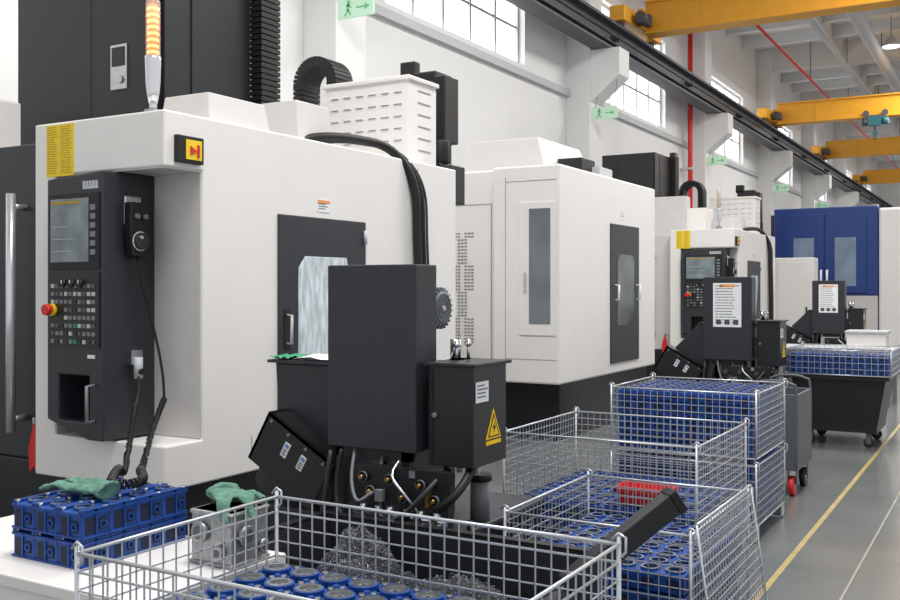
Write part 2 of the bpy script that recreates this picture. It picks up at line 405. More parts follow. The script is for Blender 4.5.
    b=B(); b.cyl((x,y,2.55),(x,y,2.62),.05,GREY,16); b.cyl((x,y,2.6),(x,y,2.72),.022,CHROME,12); b.sweep([(x,y,2.66),(x,y,2.72),(x,y,2.78),(x,y,2.91),(x,y,2.93)],[.025,.036,.042,.046,.047],CHROME,18)
    s=fin(b,'signal_light',R,label='stacked signal light on chrome base')
    b=B(); b.sweep([(x,y,2.93),(x,y,3.24),(x,y,3.27)],[.041,.041,.03],CLEAR,20); fin(b,'lamp_tube',R,s)
    b=B(); b.cyl((x,y,2.935),(x,y,3.23),.026,ORANGE,14)
    for k in range(8): b.ring((x,y,2.945+k*.036),(0,0,1),.033,.02,.014,ORANGE2,16)
    fin(b,'lamp',R,s)
    pts=[(-4.25,5.25,2.58),(-4.2,5.35,2.63),(-4.15,5.55,2.66),(-4.12,5.8,2.67),(-4.1,6.02,2.665),(-4.05,6.15,2.61),(-3.99,6.25,2.48),(-3.955,6.3,2.3),(-3.955,6.32,2.0),(-3.95,6.34,1.6),(-3.95,6.36,1.2),(-3.95,6.36,.6)]
    b=B(); b.sweep(smooth(pts),.034,BLACK,10); b.sweep(smooth([(p[0]+.01,p[1]+.07,p[2]-.015) for p in pts]),.022,BLACK,8)
    b.sweep(smooth([(p[0]+.02,p[1]+.115,p[2]-.02) for p in pts]),.01,DARK,8)
    fin(b,'cable_bundle',R)
    xl,xr,yf,yb,zb,zt=-4.84,-4.37,3.7,4.08,.74,2.25
    b=B(); b.prism([(xl,zb+.1),(xl,zt-.03),(xr,zt),(xr,zb),(xl+.35,zb)],'y',yf,yb,DARK)
    c=fin(b,'control_panel',R,bevel=.01,seg=2,label='dark grey operator control panel')
    cut(c,[(xl+.1,xl+.36,yf-.1,yf+.22,.84,1.1)])
    b=B(); b.box(xl+.03,xr-.02,yf-.012,yf+.002,1.7,2.13,BLACK); b.box(xl+.05,xr-.1,yf-.016,yf-.01,1.74,2.1,SCREEN)
    fin(b,'screen',R,c,bevel=.003)
    b=B(); b.box(xl+.06,xl+.3,yf-.018,yf-.015,2.07,2.085,OCHRE)
    for i in range(3): b.box(xl+.07,xl+.07+random.uniform(.1,.2),yf-.018,yf-.015,1.8+i*.07,1.803+i*.07,LGREY)
    fin(b,'screen_display',R,c)
    for i in range(6):
        b=B(); b.box(xr-.08,xr-.045,yf-.02,yf-.011,1.78+i*.05,1.81+i*.05,GREY); fin(b,'screen_button',R,c)
    b=B(); b.box(xl+.03,xr-.02,yf-.01,yf+.002,1.26,1.68,DARK2)
    for r_ in range(8):
        for q in range(10):
            if r_ in (3,4) and q<3: continue
            x=xl+.055+q*.038; z=1.28+r_*.045
            m=random.choice([GREY,GREY,DGREY,DARK,LGREY]) if random.random()<.985 else GREENB
            b.box(x,x+.024,yf-.016,yf-.009,z,z+.022,m)
    fin(b,'keypad',R,c)
    b=B(); b.cyl((xl+.07,yf-.005,1.47),(xl+.07,yf-.03,1.47),.035,LYEL,16); b.sweep([(xl+.07,yf-.03,1.47),(xl+.07,yf-.05,1.47),(xl+.07,yf-.07,1.47)],[.018,.034,.03],RED,16)
    fin(b,'emergency_button',R,c,label='red mushroom emergency stop button')
    for q in range(3):
        b=B(); x=xl+.17+q*.07; b.cyl((x,yf-.008,1.62),(x,yf-.035,1.62),.022,BLACK,14); b.box(x-.003,x+.003,yf-.037,yf-.034,1.62,1.64,PAPER); fin(b,'knob',R,c)
    b=B(); 
    for q in range(5): b.box(xr-.16+q*.026,xr-.142+q*.026,yf-.004,yf+.001,2.165,2.195,LGREY)
    b.box(xr-.16,xr-.036,yf-.004,yf+.001,2.15,2.166,LGREY)
    fin(b,'nameplate',R,c)
    b=B(); b.box(xr-.12,xr-.06,yf-.004,yf+.001,1.2,1.22,PAPER); fin(b,'label_strip',R,c)
    b=B(); b.sweep([(xr-.07,yf,1.05),(xr-.07,yf-.05,1.05),(xr-.07,yf-.05,.85),(xr-.07,yf,.85)],.01,GREY,8); fin(b,'grip',R,c)
    X2=xr; yp=3.9
    b=B(); b.box(X2,X2+.02,yp-.06,yp+.06,1.95,2.12,STEEL); b.prism([(yp-.065,2.08),(yp+.065,2.08),(yp+.065,1.9),(yp+.05,1.77),(yp-.05,1.77),(yp-.065,1.9)],'x',X2+.015,X2+.075,BLACK)
    fin(b,'pendant',R,c,bevel=.008,label='black handwheel pendant')
    b=B(); b.cyl((X2+.075,yp,1.86),(X2+.1,yp,1.86),.048,DARK,20); b.cyl((X2+.1,yp-.02,1.88),(X2+.115,yp-.02,1.88),.01,LGREY,8); b.ring((X2+.076,yp,1.86),(1,0,0),.056,.05,.003,PAPER,24)
    fin(b,'pendant_dial',R,c)
    for s in (-.03,.03):
        b=B(); b.cyl((X2+.075,yp+s,2.0),(X2+.095,yp+s,2.0),.015,GREY,10); fin(b,'pendant_knob',R,c)
    b=B(); b.box(X2,X2+.05,yp-.04,yp+.04,1.16,1.24,STEEL); b.cyl((X2+.06,yp,1.08),(X2+.06,yp,1.2),.025,LGREY,12); b.cyl((X2+.06,yp,1.12),(X2+.1,yp,1.12),.018,BLACK,10); fin(b,'hook_bracket',R,c)
    xo=X2+.1
    b=B(); b.sweep(smooth([(X2+.05,yp,1.77),(xo-.02,yp+.02,1.6),(xo,yp+.06,1.42),(xo+.03,yp+.09,1.22),(-4.22,4.0,1.08),(-4.21,4.0,.96)],5),.008,BLACK,8)
    # long coiled cord sagging forward, its loop resting on the castings of the table in front
    axis=smooth([(-4.21,4.0,.96),(-4.0,3.72,.84),(-3.6,3.3,.79),(-3.1,2.82,.85),(-2.86,2.6,.905),(-2.72,2.48,.905),(-2.70,2.4,.905),(-2.76,2.38,.905),(-2.85,2.46,.905),(-2.98,2.6,.9),(-3.35,2.95,.8),(-3.8,3.38,.82),(-4.16,3.74,.94)],12)
    hp=[]; dense=[]
    for i in range(len(axis)-1):
        for k in range(10): dense.append(axis[i].lerp(axis[i+1],k/10))
    u=Vector((1,0,0)); a=0
    for i in range(len(dense)-1):
        d_=(dense[i+1]-dense[i]); t=d_.normalized(); u=(u-t*u.dot(t)).normalized(); ww=t.cross(u)
        a+=d_.length*2*math.pi/.016
        hp.append(dense[i]+(u*math.cos(a)+ww*math.sin(a))*.0145)
    # resample so each turn has enough points
    b.sweep(hp,.0045,BLACK,4)
    b.sweep(smooth([axis[-1],(-4.22,3.82,1.02),(X2+.06,yp,1.1)],5),.008,BLACK,8)
    cc=fin(b,'coiled_cable',R,c)
    b=B(); b.prism([(-5.2,.78),(-5.17,.7),(-5.14,.5),(-5.17,.47),(-5.2,.5),(-5.24,.46),(-5.25,.6)],'y',3.88,3.89,RED); b.box(-5.21,-5.19,3.88,3.99,.76,.8,STEEL)
    fin(b,'red_tag',R,label='small hanging red tag')
    return R
M1=machineA()
def recolor(R,name,mt):
    def walk(o):
        for c in o.children:
            if c.name.split('.')[0]==name:
                me=c.data.copy(); c.data=me
                for i in range(len(me.materials)): me.materials[i]=mt
            walk(c)
    walk(R)
M3=dup(M1,(M1.location.x,M1.location.y+12.45,0)); M5=dup(M1,(M1.location.x-.4,M1.location.y+30,0))
for m in (M3,M5):
    recolor(m,'lamp',PALE); recolor(m,'front_door',WHITE2)
    m['label']='white machining centre with dark control panel and unlit signal light'
    for c in list(m.children):
        if c.name.split('.')[0]=='control_panel':
            for g in list(c.children):
                if g.name.split('.')[0]=='coiled_cable': bpy.data.objects.remove(g)
for c in list(M3.children):
    nm=c.name.split('.')[0]
    if nm=='control_panel':
        c.scale=(1.5,1,1); c.location=((-4.84+4.6)*(1-1.5),0,0)
    if nm=='column': c.scale.x=.63; c.location.x=-.709
    if nm=='cable_chain' and 'ribbed' in c['label']: c.location.x-=.45
b=B(); b.box(-6.9,-5.05,17.05,17.35,2.45,3.22,WHITE2); fin(b,'roof_cover',M3,bevel=.01)
b=B(); b.box(-5.05,-4.7,17.1,17.6,2.45,3.0,WHITE); fin(b,'roof_cover',M3,bevel=.01)

# ---------------------------------------------------------------- machine M2
R=empty('machining_center',(-4.8,10.6,0),'white machining centre with perforated panel and dark side door','machine',MG)
b=B(); b.box(-6.9,-4.08,9.3,12.1,0,.62,DARK2); fin(b,'base',R,bevel=.01)
b=B(); b.box(-4.77,-4.0,9.13,12.17,.6,2.86,WHITE); fin(b,'enclosure',R,bevel=.02,seg=2)
b=B(); b.box(-6.9,-4.78,9.3,12.1,.6,2.86,WHITE); e=fin(b,'rear_enclosure',R,bevel=.02,seg=2)
b=B()
for i in range(34):
    for j in range(7):
        if (i//8)%2==1 and j in(0,1,5,6): continue
        if (i//8)%2==0 and j==3: continue
        x=-5.36+j*.042; z=1.0+i*.036
        b.box(x-.014,x+.014,9.292,9.302,z-.006,z+.006,SEAM)
fin(b,'vent_holes',R,e)
b=B(); b.box(-5.56,-5.55,9.296,9.302,.8,2.5,SLOT); b.box(-4.88,-4.87,9.296,9.302,.8,2.5,SLOT); b.box(-5.55,-4.88,9.296,9.302,2.49,2.5,SLOT); fin(b,'panel_seam',R,e)
b=B(); b.box(-4.45,-4.05,9.117,9.135,1.1,2.48,WHITE); b.box(-4.34,-4.1,9.11,9.125,1.22,2.41,GLASSD); w_=fin(b,'side_window',R,bevel=.004)
b=B(); b.box(-4.39,-4.375,9.09,9.118,1.55,1.75,LGREY); fin(b,'handle',R,w_)
b=B(); b.box(-4.62,-4.617,9.125,9.132,.7,2.75,SEAM); b.box(-4.617,-4.04,9.125,9.132,2.7,2.703,SEAM); b.box(-4.617,-4.04,9.125,9.132,.85,.853,SEAM); fin(b,'panel_seam',R)
b=B(); b.box(-4.02,-3.985,10.55,11.51,.72,2.33,DARK); d=fin(b,'side_door',R,bevel=.006)
b=B(); b.prism([(10.75,1.15),(10.75,1.9),(10.82,1.98),(11.25,1.98),(11.32,1.9),(11.32,1.3),(11.1,1.15)],'x',-3.99,-3.98,mat('door_glass_dim',(92,98,100),.15,noise=.3,scale=4)); fin(b,'window',R,d)
for yy in (10.68,11.4):
    b=B(); b.sweep([(-3.985,yy,1.45),(-3.94,yy,1.45),(-3.94,yy,1.62),(-3.985,yy,1.62)],.014,PAPER,8); fin(b,'handle',R,d)
b=B(); b.frus((-5.55,-4.45,9.8,11.2),(-5.45,-4.6,9.9,11.1),2.86,3.28,WHITE2); fin(b,'roof_cover',R,bevel=.015)
b=B(); b.box(-4.5,-4.2,10.2,10.6,2.86,3.06,DARK2); b.box(-4.3,-4.1,10.5,10.9,2.86,2.98,LGREY); fin(b,'junction_box',R,bevel=.01)
b=B(); label_x(b,-4.0,10.9,11.0,2.4,2.5,PAPER,RED,3); fin(b,'warning_label',R)

# ---------------------------------------------------------------- blue machine and small cabinet
R=empty('machine_tool',(-3.2,23.5,0),'blue and white enclosed machine tool with double doors','machine')
b=B(); b.box(-4.55,-2.45,22,25,1.42,3.3,BLUE2); fin(b,'enclosure',R,bevel=.03)
b=B(); b.box(-2.44,-1.5,22,25,.3,3.25,WHITE); fin(b,'white_cover',R,bevel=.05)
b=B(); b.box(-4.53,-2.46,22.03,24.9,.3,1.42,WHITE2); b.box(-4.5,-1.55,22.1,24.9,0,.31,GREY); fin(b,'base',R)
for x0 in (-4.33,-3.49):
    b=B(); b.box(x0,x0+.82,21.96,22.0,1.48,3.15,BLUE2); d=fin(b,'door',R,bevel=.01)
    b=B(); b.box(x0+.2,x0+.62,21.95,21.965,1.62,2.65,GLASSB); fin(b,'window',R,d)
    xx=-3.56 if x0<-3.9 else -3.44
    b=B(); b.sweep([(xx,21.96,1.55),(xx,21.9,1.55),(xx,21.9,1.95),(xx,21.96,1.95)],.025,PAPER,6); fin(b,'handle',R,d)
R=empty('electrical_cabinet',(-3.85,20.6,0),'plain white electrical cabinet beside the aisle','cabinet')
b=B(); b.box(-4.23,-3.45,20.4,20.9,.1,2.19,WHITE); b.box(-4.2,-3.48,20.42,20.88,0,.1,DARK2); fin(b,'body',R,bevel=.02)
b=B(); b.box(-4.15,-3.53,20.385,20.4,.25,2.1,WHITE); d=fin(b,'door',R,bevel=.005)
b=B(); b.box(-3.6,-3.57,20.36,20.385,1.0,1.2,BLACK); fin(b,'handle',R,d)

# ---------------------------------------------------------------- chip conveyors
def conveyor(far=False):
    R=empty('chip_conveyor',(-2.8,3.8,0),'dark grey chip conveyor with raised discharge head and electric box' if not far else 'dark grey chip conveyor with white notice on the discharge head','chip conveyor','chip conveyors beside the machines')
    b=B(); b.box(-2.74,-2.26,3.6,3.78,.87,1.7,DARK); fin(b,'discharge_head',R,bevel=.006)
    if far:
        b=B(); label_y(b,-2.64,-2.36,3.6,1.2,1.64,PAPER,INK,14,d=.25,seg=2)
        b.box(-2.58,-2.42,3.595,3.5975,1.6,1.625,LORA); b.prism([(-2.57,1.602),(-2.545,1.602),(-2.5575,1.622)],'y',3.593,3.596,BLACK)
        for q in range(3): b.box(-2.61+q*.085,-2.56+q*.085,3.594,3.597,1.225,1.275,INK)
        fin(b,'white_notice',R)
        b=B(); b.prism([(-3.0,.1),(-3.22,.78),(-3.18,.88),(-2.84,1.22),(-2.3,1.22),(-2.3,.9),(-2.7,.88),(-2.8,.1)],'y',3.8,4.15,DARK)
    else:
        b=B(); b.prism([(-3.22,.1),(-3.3,.5),(-3.36,.62),(-3.2,.95),(-3.22,1.22),(-2.3,1.22),(-2.3,.9),(-2.8,.88),(-2.95,.1)],'y',3.8,4.1,DARK)
    c=fin(b,'inclined_chute',R,bevel=.008)
    b=B(); b.box(-2.84 if far else -3.26,-2.28,3.785,4.12,1.22,1.235,DARK); b.box(-2.3,-2.15,3.785,4.08,1.205,1.235,DARK); fin(b,'top_plate',R)
    TT=Matrix.Translation((-2.98,3.66,.78))@Matrix.Rotation(math.radians(30),4,'Y')
    b=B(); b.T=TT
    b.box(-.24,.2,-.01,.015,-.16,.11,DARK2); b.box(-.24,-.225,-.01,.14,-.16,.11,DARK2); b.box(-.24,.2,-.01,.14,.095,.11,DARK2)
    for k in range(4): b.cyl((-.2+k*.12,-.01,.08),(-.2+k*.12,-.018,.08),.008,GREY,8)
    fin(b,'chute_guard',R,c)
    for k in (-.06,.05):
        b=B(); b.T=TT
        b.box(k-.018,k+.018,-.014,-.009,-.03,.045,PAPER); b.box(k-.012,k+.012,-.016,-.013,.02,.038,LBLUE)
        for q in range(3): b.box(k-.012,k+.01,-.016,-.013,-.02+q*.012,-.015+q*.012,INK)
        fin(b,'warning_label',R,c)
    b=B(); b.box(-2.22,-2.0,3.65,3.96,.82,1.26,DARK2); b.box(-2.27,-2.2,3.7,3.9,.9,1.1,DARK); b.box(-2.24,-1.98,3.63,3.98,1.255,1.27,DARK2)
    b.box(-2.222,-2.2,3.645,3.652,.84,1.24,BLACK); b.cyl((-2.19,3.65,1.04),(-2.19,3.635,1.04),.012,GREY,10)
    e=fin(b,'electric_box',R,bevel=.005)
    b=B(); label_x(b,-1.998,3.665,3.78,1.1,1.19,PAPER,INK,4); fin(b,'nameplate',R,e)
    b=B(); b.prism([(3.76,.93),(3.9,.93),(3.83,1.06)],'x',-1.999,-1.996,WARN)
    b.prism([(3.775,.938),(3.885,.938),(3.83,1.043)],'x',-1.997,-1.995,BLACK); b.prism([(3.788,.944),(3.872,.944),(3.83,1.026)],'x',-1.996,-1.994,WARN)
    b.prism([(3.838,1.005),(3.815,.975),(3.83,.975),(3.822,.948),(3.847,.985),(3.832,.985)],'x',-1.995,-1.993,BLACK)
    b.box(-1.999,-1.996,3.76,3.9,.905,.922,WARN)
    fin(b,'warning_sign',R,e,label='yellow triangular high-voltage warning sign')
    for k in range(4):
        b=B(); b.cyl((-2.17+.045*k,3.75,.82),(-2.17+.045*k,3.75,.78),.014,LGREY,8); fin(b,'cable_gland',R,e)
    xm,ym=-2.47,3.95
    b=B(); b.cyl((xm-.1,ym,1.5),(xm+.1,ym,1.5),.07,GREY,20)
    for k in range(22):
        a=2*math.pi*k/22
        b.T=Matrix.Translation((xm,ym,1.5))@Matrix.Rotation(a,4,'X'); b.box(-.1,.14,-.003,.003,.06,.098,GREY)
    b.T=Matrix.Identity(4)
    b.box(xm-.06,xm+.06,ym-.06,ym+.06,1.235,1.43,DARK); b.box(xm-.05,xm+.05,ym-.05,ym+.05,1.58,1.64,GREY)
    mo=fin(b,'motor',R)
    b=B(); b.sweep([(xm+.09,ym,1.5),(xm+.13,ym,1.5),(xm+.145,ym,1.5)],[.085,.085,.07],GREY,20)
    for k in range(3): b.ring((xm+.143,ym,1.5),(1,0,0),.07-.02*k,.06-.02*k,.005,DGREY,20)
    b.cyl((xm+.14,ym,1.5),(xm+.152,ym,1.5),.012,LGREY,12)
    fin(b,'fan_cover',R,mo)
    b=B(); b.box(-2.27,-2.16,3.8,3.95,1.235,1.27,LGREY); b.cyl((-2.22,3.88,1.27),(-2.22,3.88,1.36),.025,STEEL,12)
    for yy in (3.82,3.93): b.cyl((-2.18,yy,1.24),(-2.18,yy,1.36),.008,STEEL,8); b.cyl((-2.18,yy,1.33),(-2.18,yy,1.345),.018,STEEL,6)
    fin(b,'adjuster',R)
    b=B()
    for x,y in ((-2.7,3.66),(-2.34,3.66),(-2.7,4.03),(-2.34,4.03)): b.box(x-.02,x+.02,y-.02,y+.02,0,.92,DARK2)
    b.box(-2.72,-2.32,3.65,3.69,.3,.34,DARK2); b.box(-2.72,-2.32,3.64,3.7,.82,.88,DARK2)
    fin(b,'support_frame',R)
    b=B(); b.box(-3.4,-2.08,3.72,4.5,.04,.5,DARK2); b.box(-3.42,-2.06,3.7,4.52,.5,.53,DARK); b.box(-3.3,-2.2,3.8,4.4,0,.05,BLACK); fin(b,'coolant_tank',R,bevel=.01)
    for x,y,h in ((-2.25,3.82,.2),(-2.13,3.95,.18),(-2.52,3.86,.2)):
        b=B(); b.cyl((x,y,.53),(x,y,.53+h),.045,GREY,14); b.cyl((x,y,.53+h),(x,y,.56+h),.055,BLACK,14); fin(b,'coolant_pump',R)
    H=[([(-2.3,3.8,.58),(-2.2,3.6,.62),(-2.08,3.55,.68),(-2.03,3.62,.76),(-2.05,3.75,.83)],.02,BLACK),
       ([(-2.7,3.8,.55),(-2.6,3.55,.5),(-2.4,3.5,.52),(-2.25,3.55,.62),(-2.15,3.7,.8)],.015,BLACK),
       ([(-3.0,3.7,.5),(-2.9,3.58,.42),(-2.76,3.56,.5),(-2.72,3.6,.85)],.012,DARK),
       ([(-2.1,3.8,.55),(-2.03,3.7,.5),(-1.99,3.75,.4),(-2.0,3.9,.1)],.016,BLACK),
       ([(-2.66,3.6,.86),(-2.66,3.56,.7),(-2.6,3.52,.58),(-2.48,3.53,.56)],.01,BLACK),
       ([(-2.6,3.62,.86),(-2.56,3.54,.74),(-2.5,3.5,.66),(-2.44,3.53,.7)],.008,GREY),
       ([(-2.12,3.6,.8),(-2.16,3.5,.72),(-2.26,3.48,.62),(-2.4,3.5,.57)],.012,DARK),
       ([(-2.34,3.6,.84),(-2.33,3.52,.78),(-2.24,3.5,.7),(-2.2,3.53,.63)],.007,STEEL),
       ([(-2.45,3.62,.84),(-2.4,3.54,.62),(-2.2,3.48,.56),(-2.08,3.52,.6)],.007,DGREY)]
    for pts,r_,m in H:
        b=B(); b.sweep(smooth(pts),r_,m,8); fin(b,'hose',R)
    b=B()
    b.cyl((-2.55,3.55,.6),(-2.07,3.55,.6),.016,STEEL,10)
    for x in (-2.5,-2.42,-2.36,-2.27,-2.2,-2.12): b.cyl((x,3.55,.57),(x,3.55,.64),.018,BRASS if int(x*100)%2 else STEEL,8); b.cyl((x,3.55,.62),(x,3.5,.62),.013,STEEL,8)
    for x,z in ((-2.5,.76),(-2.46,.70),(-2.36,.76),(-2.29,.69),(-2.2,.75),(-2.13,.69)):
        b.cyl((x,3.555,z),(x,3.535,z),.022,DARK,12); b.ring((x,3.535,z),(0,1,0),.024,.015,.008,GREY,12); b.cyl((x,3.54,z),(x,3.52,z),.009,BRASS,8)
    b.box(-2.43,-2.39,3.53,3.56,.66,.71,GREY); b.box(-2.25,-2.22,3.53,3.56,.78,.81,STEEL); b.box(-2.17,-2.15,3.53,3.56,.66,.72,BRASS)
    b.box(-2.55,-2.07,3.555,3.6,.54,.81,DARK2)
    fin(b,'pipe_manifold',R)
    return R
C1=conveyor()
C2=conveyor(True); C2.location=(-2.78,10.0,0)
C3=dup(C2,(-2.8,3.8+12.45,0))

# ---------------------------------------------------------------- baskets
def basket(x0,x1,y0,y1,z0,z1,label,cell=.05,r=.0028,legs=True,group=None):
    R=empty('wire_basket',((x0+x1)/2,(y0+y1)/2,0 if legs else z0),label,'wire basket',group)
    b=B(); rr=.0054
    P=[(x0,y0),(x1,y0),(x1,y1),(x0,y1)]
    for z in (z0,z1):
        for i in range(4):
            a=P[i];c=P[(i+1)%4]; b.cyl((*a,z),(*c,z),rr,ZINC,8)
    for a in P: b.cyl((*a,z0),(*a,z1+.02),rr*1.2,ZINC,8)
    fin(b,'frame',R)
    def panel(fn,L,name):
        b=B(); nv=max(2,round(L/cell)); nh=max(2,round((z1-z0)/cell))
        for i in range(nv+1): b.wire(fn(L*i/nv,z0),fn(L*i/nv,z1),r,ZINC)
        for j in range(nh+1):
            z=z0+(z1-z0)*j/nh; b.wire(fn(0,z),fn(L,z),r*(1.4 if j%3==0 else 1),ZINC)
        return fin(b,name,R)
    panel(lambda s,z:(x0+s,y0,z),x1-x0,'side_panel'); panel(lambda s,z:(x0+s,y1,z),x1-x0,'side_panel')
    panel(lambda s,z:(x0,y0+s,z),y1-y0,'side_panel'); panel(lambda s,z:(x1,y0+s,z),y1-y0,'side_panel')
    b=B(); nx=round((x1-x0)/cell); ny=round((y1-y0)/cell)
    for i in range(nx+1): x=x0+(x1-x0)*i/nx; b.wire((x,y0,z0),(x,y1,z0),r,ZINC)
    for i in range(ny+1): y=y0+(y1-y0)*i/ny; b.wire((x0,y,z0),(x1,y,z0),r,ZINC)
    fin(b,'base_grid',R)
    if legs:
        for (x,y),(sx,sy) in zip(P,((1,1),(-1,1),(-1,-1),(1,-1))):
            b=B(); b.prism([(x,y),(x+sx*.09,y),(x+sx*.09,y+sy*.008),(x+sx*.008,y+sy*.008),(x+sx*.008,y+sy*.09),(x,y+sy*.09)],'z',0,z0,ZINC)
            b.box(min(x,x+sx*.09),max(x,x+sx*.09),min(y,y+sy*.09),max(y,y+sy*.09),0,.008,ZINC)
            fin(b,'leg',R)
    for x,y in P: 
        b=B(); b.sweep([(x,y,z1-.04),(x+.02,y,z1-.02),(x+.02,y,z1+.02),(x,y,z1+.03),(x-.02,y,z1+.01)],.0042,ZINC,6); fin(b,'hook',R)
    return R
def casting(sz,sy,h,loc,label,group,square=False):
    R=empty('engine_casting',loc,label,'metal casting',group)
    x,y,z=loc; s=sz/2-.001; q=sy/2-.001
    b=B(); c=.008
    oct_=[(x-s+c,y-q),(x+s-c,y-q),(x+s,y-q+c),(x+s,y+q-c),(x+s-c,y+q),(x-s+c,y+q),(x-s,y+q-c),(x-s,y-q+c)]
    if square: b.prism(oct_,'z',z,z+h*.9,BLUE)
    else:
        # lobed, notched body
        pts=[]
        for k in range(32):
            a=2*math.pi*k/32; rr_=s*(.98 if (k%8) not in (0,1) else .78)*(1.0+.14*abs(math.sin(2*a)))
            pts.append((x+max(-s,min(s,rr_*math.cos(a))),y+max(-q,min(q,rr_*math.sin(a)))))
        b.prism(pts,'z',z,z+h*.88,BLUE)
    if square:
        b.box(x-s,x-s*.72,y-q,y+q,z+h*.89,z+h,BLUE); b.box(x+s*.72,x+s,y-q,y+q,z+h*.89,z+h,BLUE)
        b.box(x-s,x+s,y-q*.1,y+q*.1,z+h*.89,z+h*.97,BLUE)
        b.ring((x,y,z+h*.89),(0,0,1),s*.6,s*.42,h*.1,BLUE,16)
    else: b.ring((x,y,z+h*.87),(0,0,1),s*.84,s*.58,h*.12,BLUE,24)
    for dx in (-1,1):
        for dy in (-1,1): b.cyl((x+dx*s*.8,y+dy*q*.8,z+h*.85),(x+dx*s*.8,y+dy*q*.8,z+h*(1.02 if square else .96)),.009,STEEL if dx*dy>0 else BLUE,8)
    def op(cx,w,h0,h1):
        return [(cx-w,h0),(cx+w,h0),(cx+w,h1-w*.3),(cx+w*.7,h1),(cx-w*.7,h1),(cx-w,h1-w*.3)]
    if square:
        for A in (op(-s*.42,s*.34,h*.12,h*.72),op(s*.45,s*.3,h*.2,h*.66)):
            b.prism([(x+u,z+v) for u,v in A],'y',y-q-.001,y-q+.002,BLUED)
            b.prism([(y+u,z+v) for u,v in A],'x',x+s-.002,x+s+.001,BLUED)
        b.ring((x+s*.45,y-q+.001,z+h*.42),(0,-1,0),s*.24,s*.15,.007,BLUE,12); b.ring((x+s-.001,y+s*.45,z+h*.42),(1,0,0),s*.24,s*.15,.007,BLUE,12)
        b.box(x-s*.06,x+s*.06,y-q-.006,y-q+.002,z+h*.05,z+h*.85,BLUE); b.box(x+s-.002,x+s+.006,y-q*.06,y+q*.06,z+h*.05,z+h*.85,BLUE)
        b.box(x-s,x+s,y-q-.004,y-q+.002,z+h*.8,z+h*.89,BLUE); b.box(x+s-.002,x+s+.004,y-q,y+q,z+h*.8,z+h*.89,BLUE)
        b.box(x-s,x+s,y-q-.004,y-q+.002,z,z+h*.08,BLUE); b.box(x+s-.002,x+s+.004,y-q,y+q,z,z+h*.08,BLUE)
    fin(b,'body',R)
    b=B()
    if square: b.cyl((x,y,z+h*.905),(x,y,z+h*.91),s*.41,DARK2,16); b.ring((x,y,z+h*.985),(0,0,1),s*.55,s*.43,.003,STEEL,16)
    else: b.ring((x,y,z+h*.9),(0,0,1),s*.72,s*.5,h*.11,STEEL,24); b.cyl((x,y,z+h*.885),(x,y,z+h*.905),s*.51,GREY,16); b.cyl((x,y,z+h*.9),(x,y,z+h*.95),s*.24,ALU,10); b.cyl((x,y,z+h*.95),(x,y,z+h*.952),s*.14,DARK2,10)
    fin(b,'bore_liner',R)
    return R
def bulk(x0,x1,y0,y1,z0,z1,label,layers,p=.1):
    b=B()
    H=(z1-z0)/layers
    nx=max(1,int((x1-x0)/p)); ny=max(1,int((y1-y0)/p)); sx=(x1-x0)/nx*.495; sy=(y1-y0)/ny*.495
    for L in range(layers):
        z=z0+L*H
        b.box(x0+.02,x1-.02,y0+.02,y1-.02,z+.005,z+H-.02,DARK2)
        for i in range(nx):
            for j in range(ny):
                if 0<i<nx-1 and 0<j<ny-1 and L<layers-1: continue
                xx=x0+(i+.5)*(x1-x0)/nx; yy=y0+(j+.5)*(y1-y0)/ny
                b.box(xx-sx,xx+sx,yy-sy,yy+sy,z,z+H*.88,BLUE); b.ring((xx,yy,z+H*.86),(0,0,1),sx*.8,sx*.6,H*.12,BLUE,10)
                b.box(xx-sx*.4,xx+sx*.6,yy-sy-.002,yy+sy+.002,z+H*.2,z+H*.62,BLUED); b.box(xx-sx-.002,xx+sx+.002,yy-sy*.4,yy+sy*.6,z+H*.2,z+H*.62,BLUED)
                b.cyl((xx,yy,z+H*.88),(xx,yy,z+H*.89),sx*.6,DARK2,10)
                if L==layers-1: b.ring((xx,yy,z+H*.975),(0,0,1),sx*.78,sx*.6,.003,STEEL,12)
    return fin(b,'engine_castings',label=label,category='metal castings',stuff=True)
cz='small blue painted engine casting with machined silver bore rim'
proto=casting(.113,.12,.12,(-2.04,1.81,.585),cz,'castings in the front wire basket')
basket(-2.13,-.93,1.72,2.52,.12,.9,'zinc-plated wire mesh basket holding blue castings',.05,.0027)
bulk(-2.11,-.95,1.74,2.5,.125,.58,'stacked layers of blue engine castings in the wire basket',4)
first=True
for i in range(10):
    for j in range(6):
        x=-2.10+.058+i*.1135; y=1.745+.063+j*.1215
        if first: proto.location=(x,y,.585); first=False
        else: dup(proto,(x,y,.585))
R=empty('work_table',(-2.8,2.31,0),'white steel work table carrying blue castings','table')
b=B(); b.box(-3.5,-2.18,1.98,2.63,.64,.68,WHITE); fin(b,'table_top',R,bevel=.005)
b=B(); b.box(-3.45,-2.23,2.0,2.04,.5,.64,WHITE); b.box(-3.45,-2.23,2.57,2.61,.5,.64,WHITE); b.box(-2.27,-2.23,2.04,2.57,.5,.64,WHITE); b.box(-3.45,-3.41,2.04,2.57,.5,.64,WHITE); fin(b,'apron',R)
for x in (-3.43,-2.25):
    for y in (2.02,2.59):
        b=B(); b.box(x-.025,x+.025,y-.025,y+.025,0,.6,WHITE); fin(b,'leg',R)
b=B(); b.box(-3.4,-2.28,2.05,2.56,.2,.23,LGREY); fin(b,'shelf',R)
pb=casting(.117,.117,.094,(-2.91,2.19,.68),'blue painted engine casting with squared side openings on the table','castings on the work table',True)
for L in range(2):
    for i in range(3):
        for j in range(4):
            if i==0 and j==0 and L==0: continue
            dup(pb,(-2.91+.117*i,2.19+.117*j,.68+.097*L))
R=empty('pump_casting',(-2.29,2.47,.68),'bare grey aluminium casting with bores on the table','metal casting')
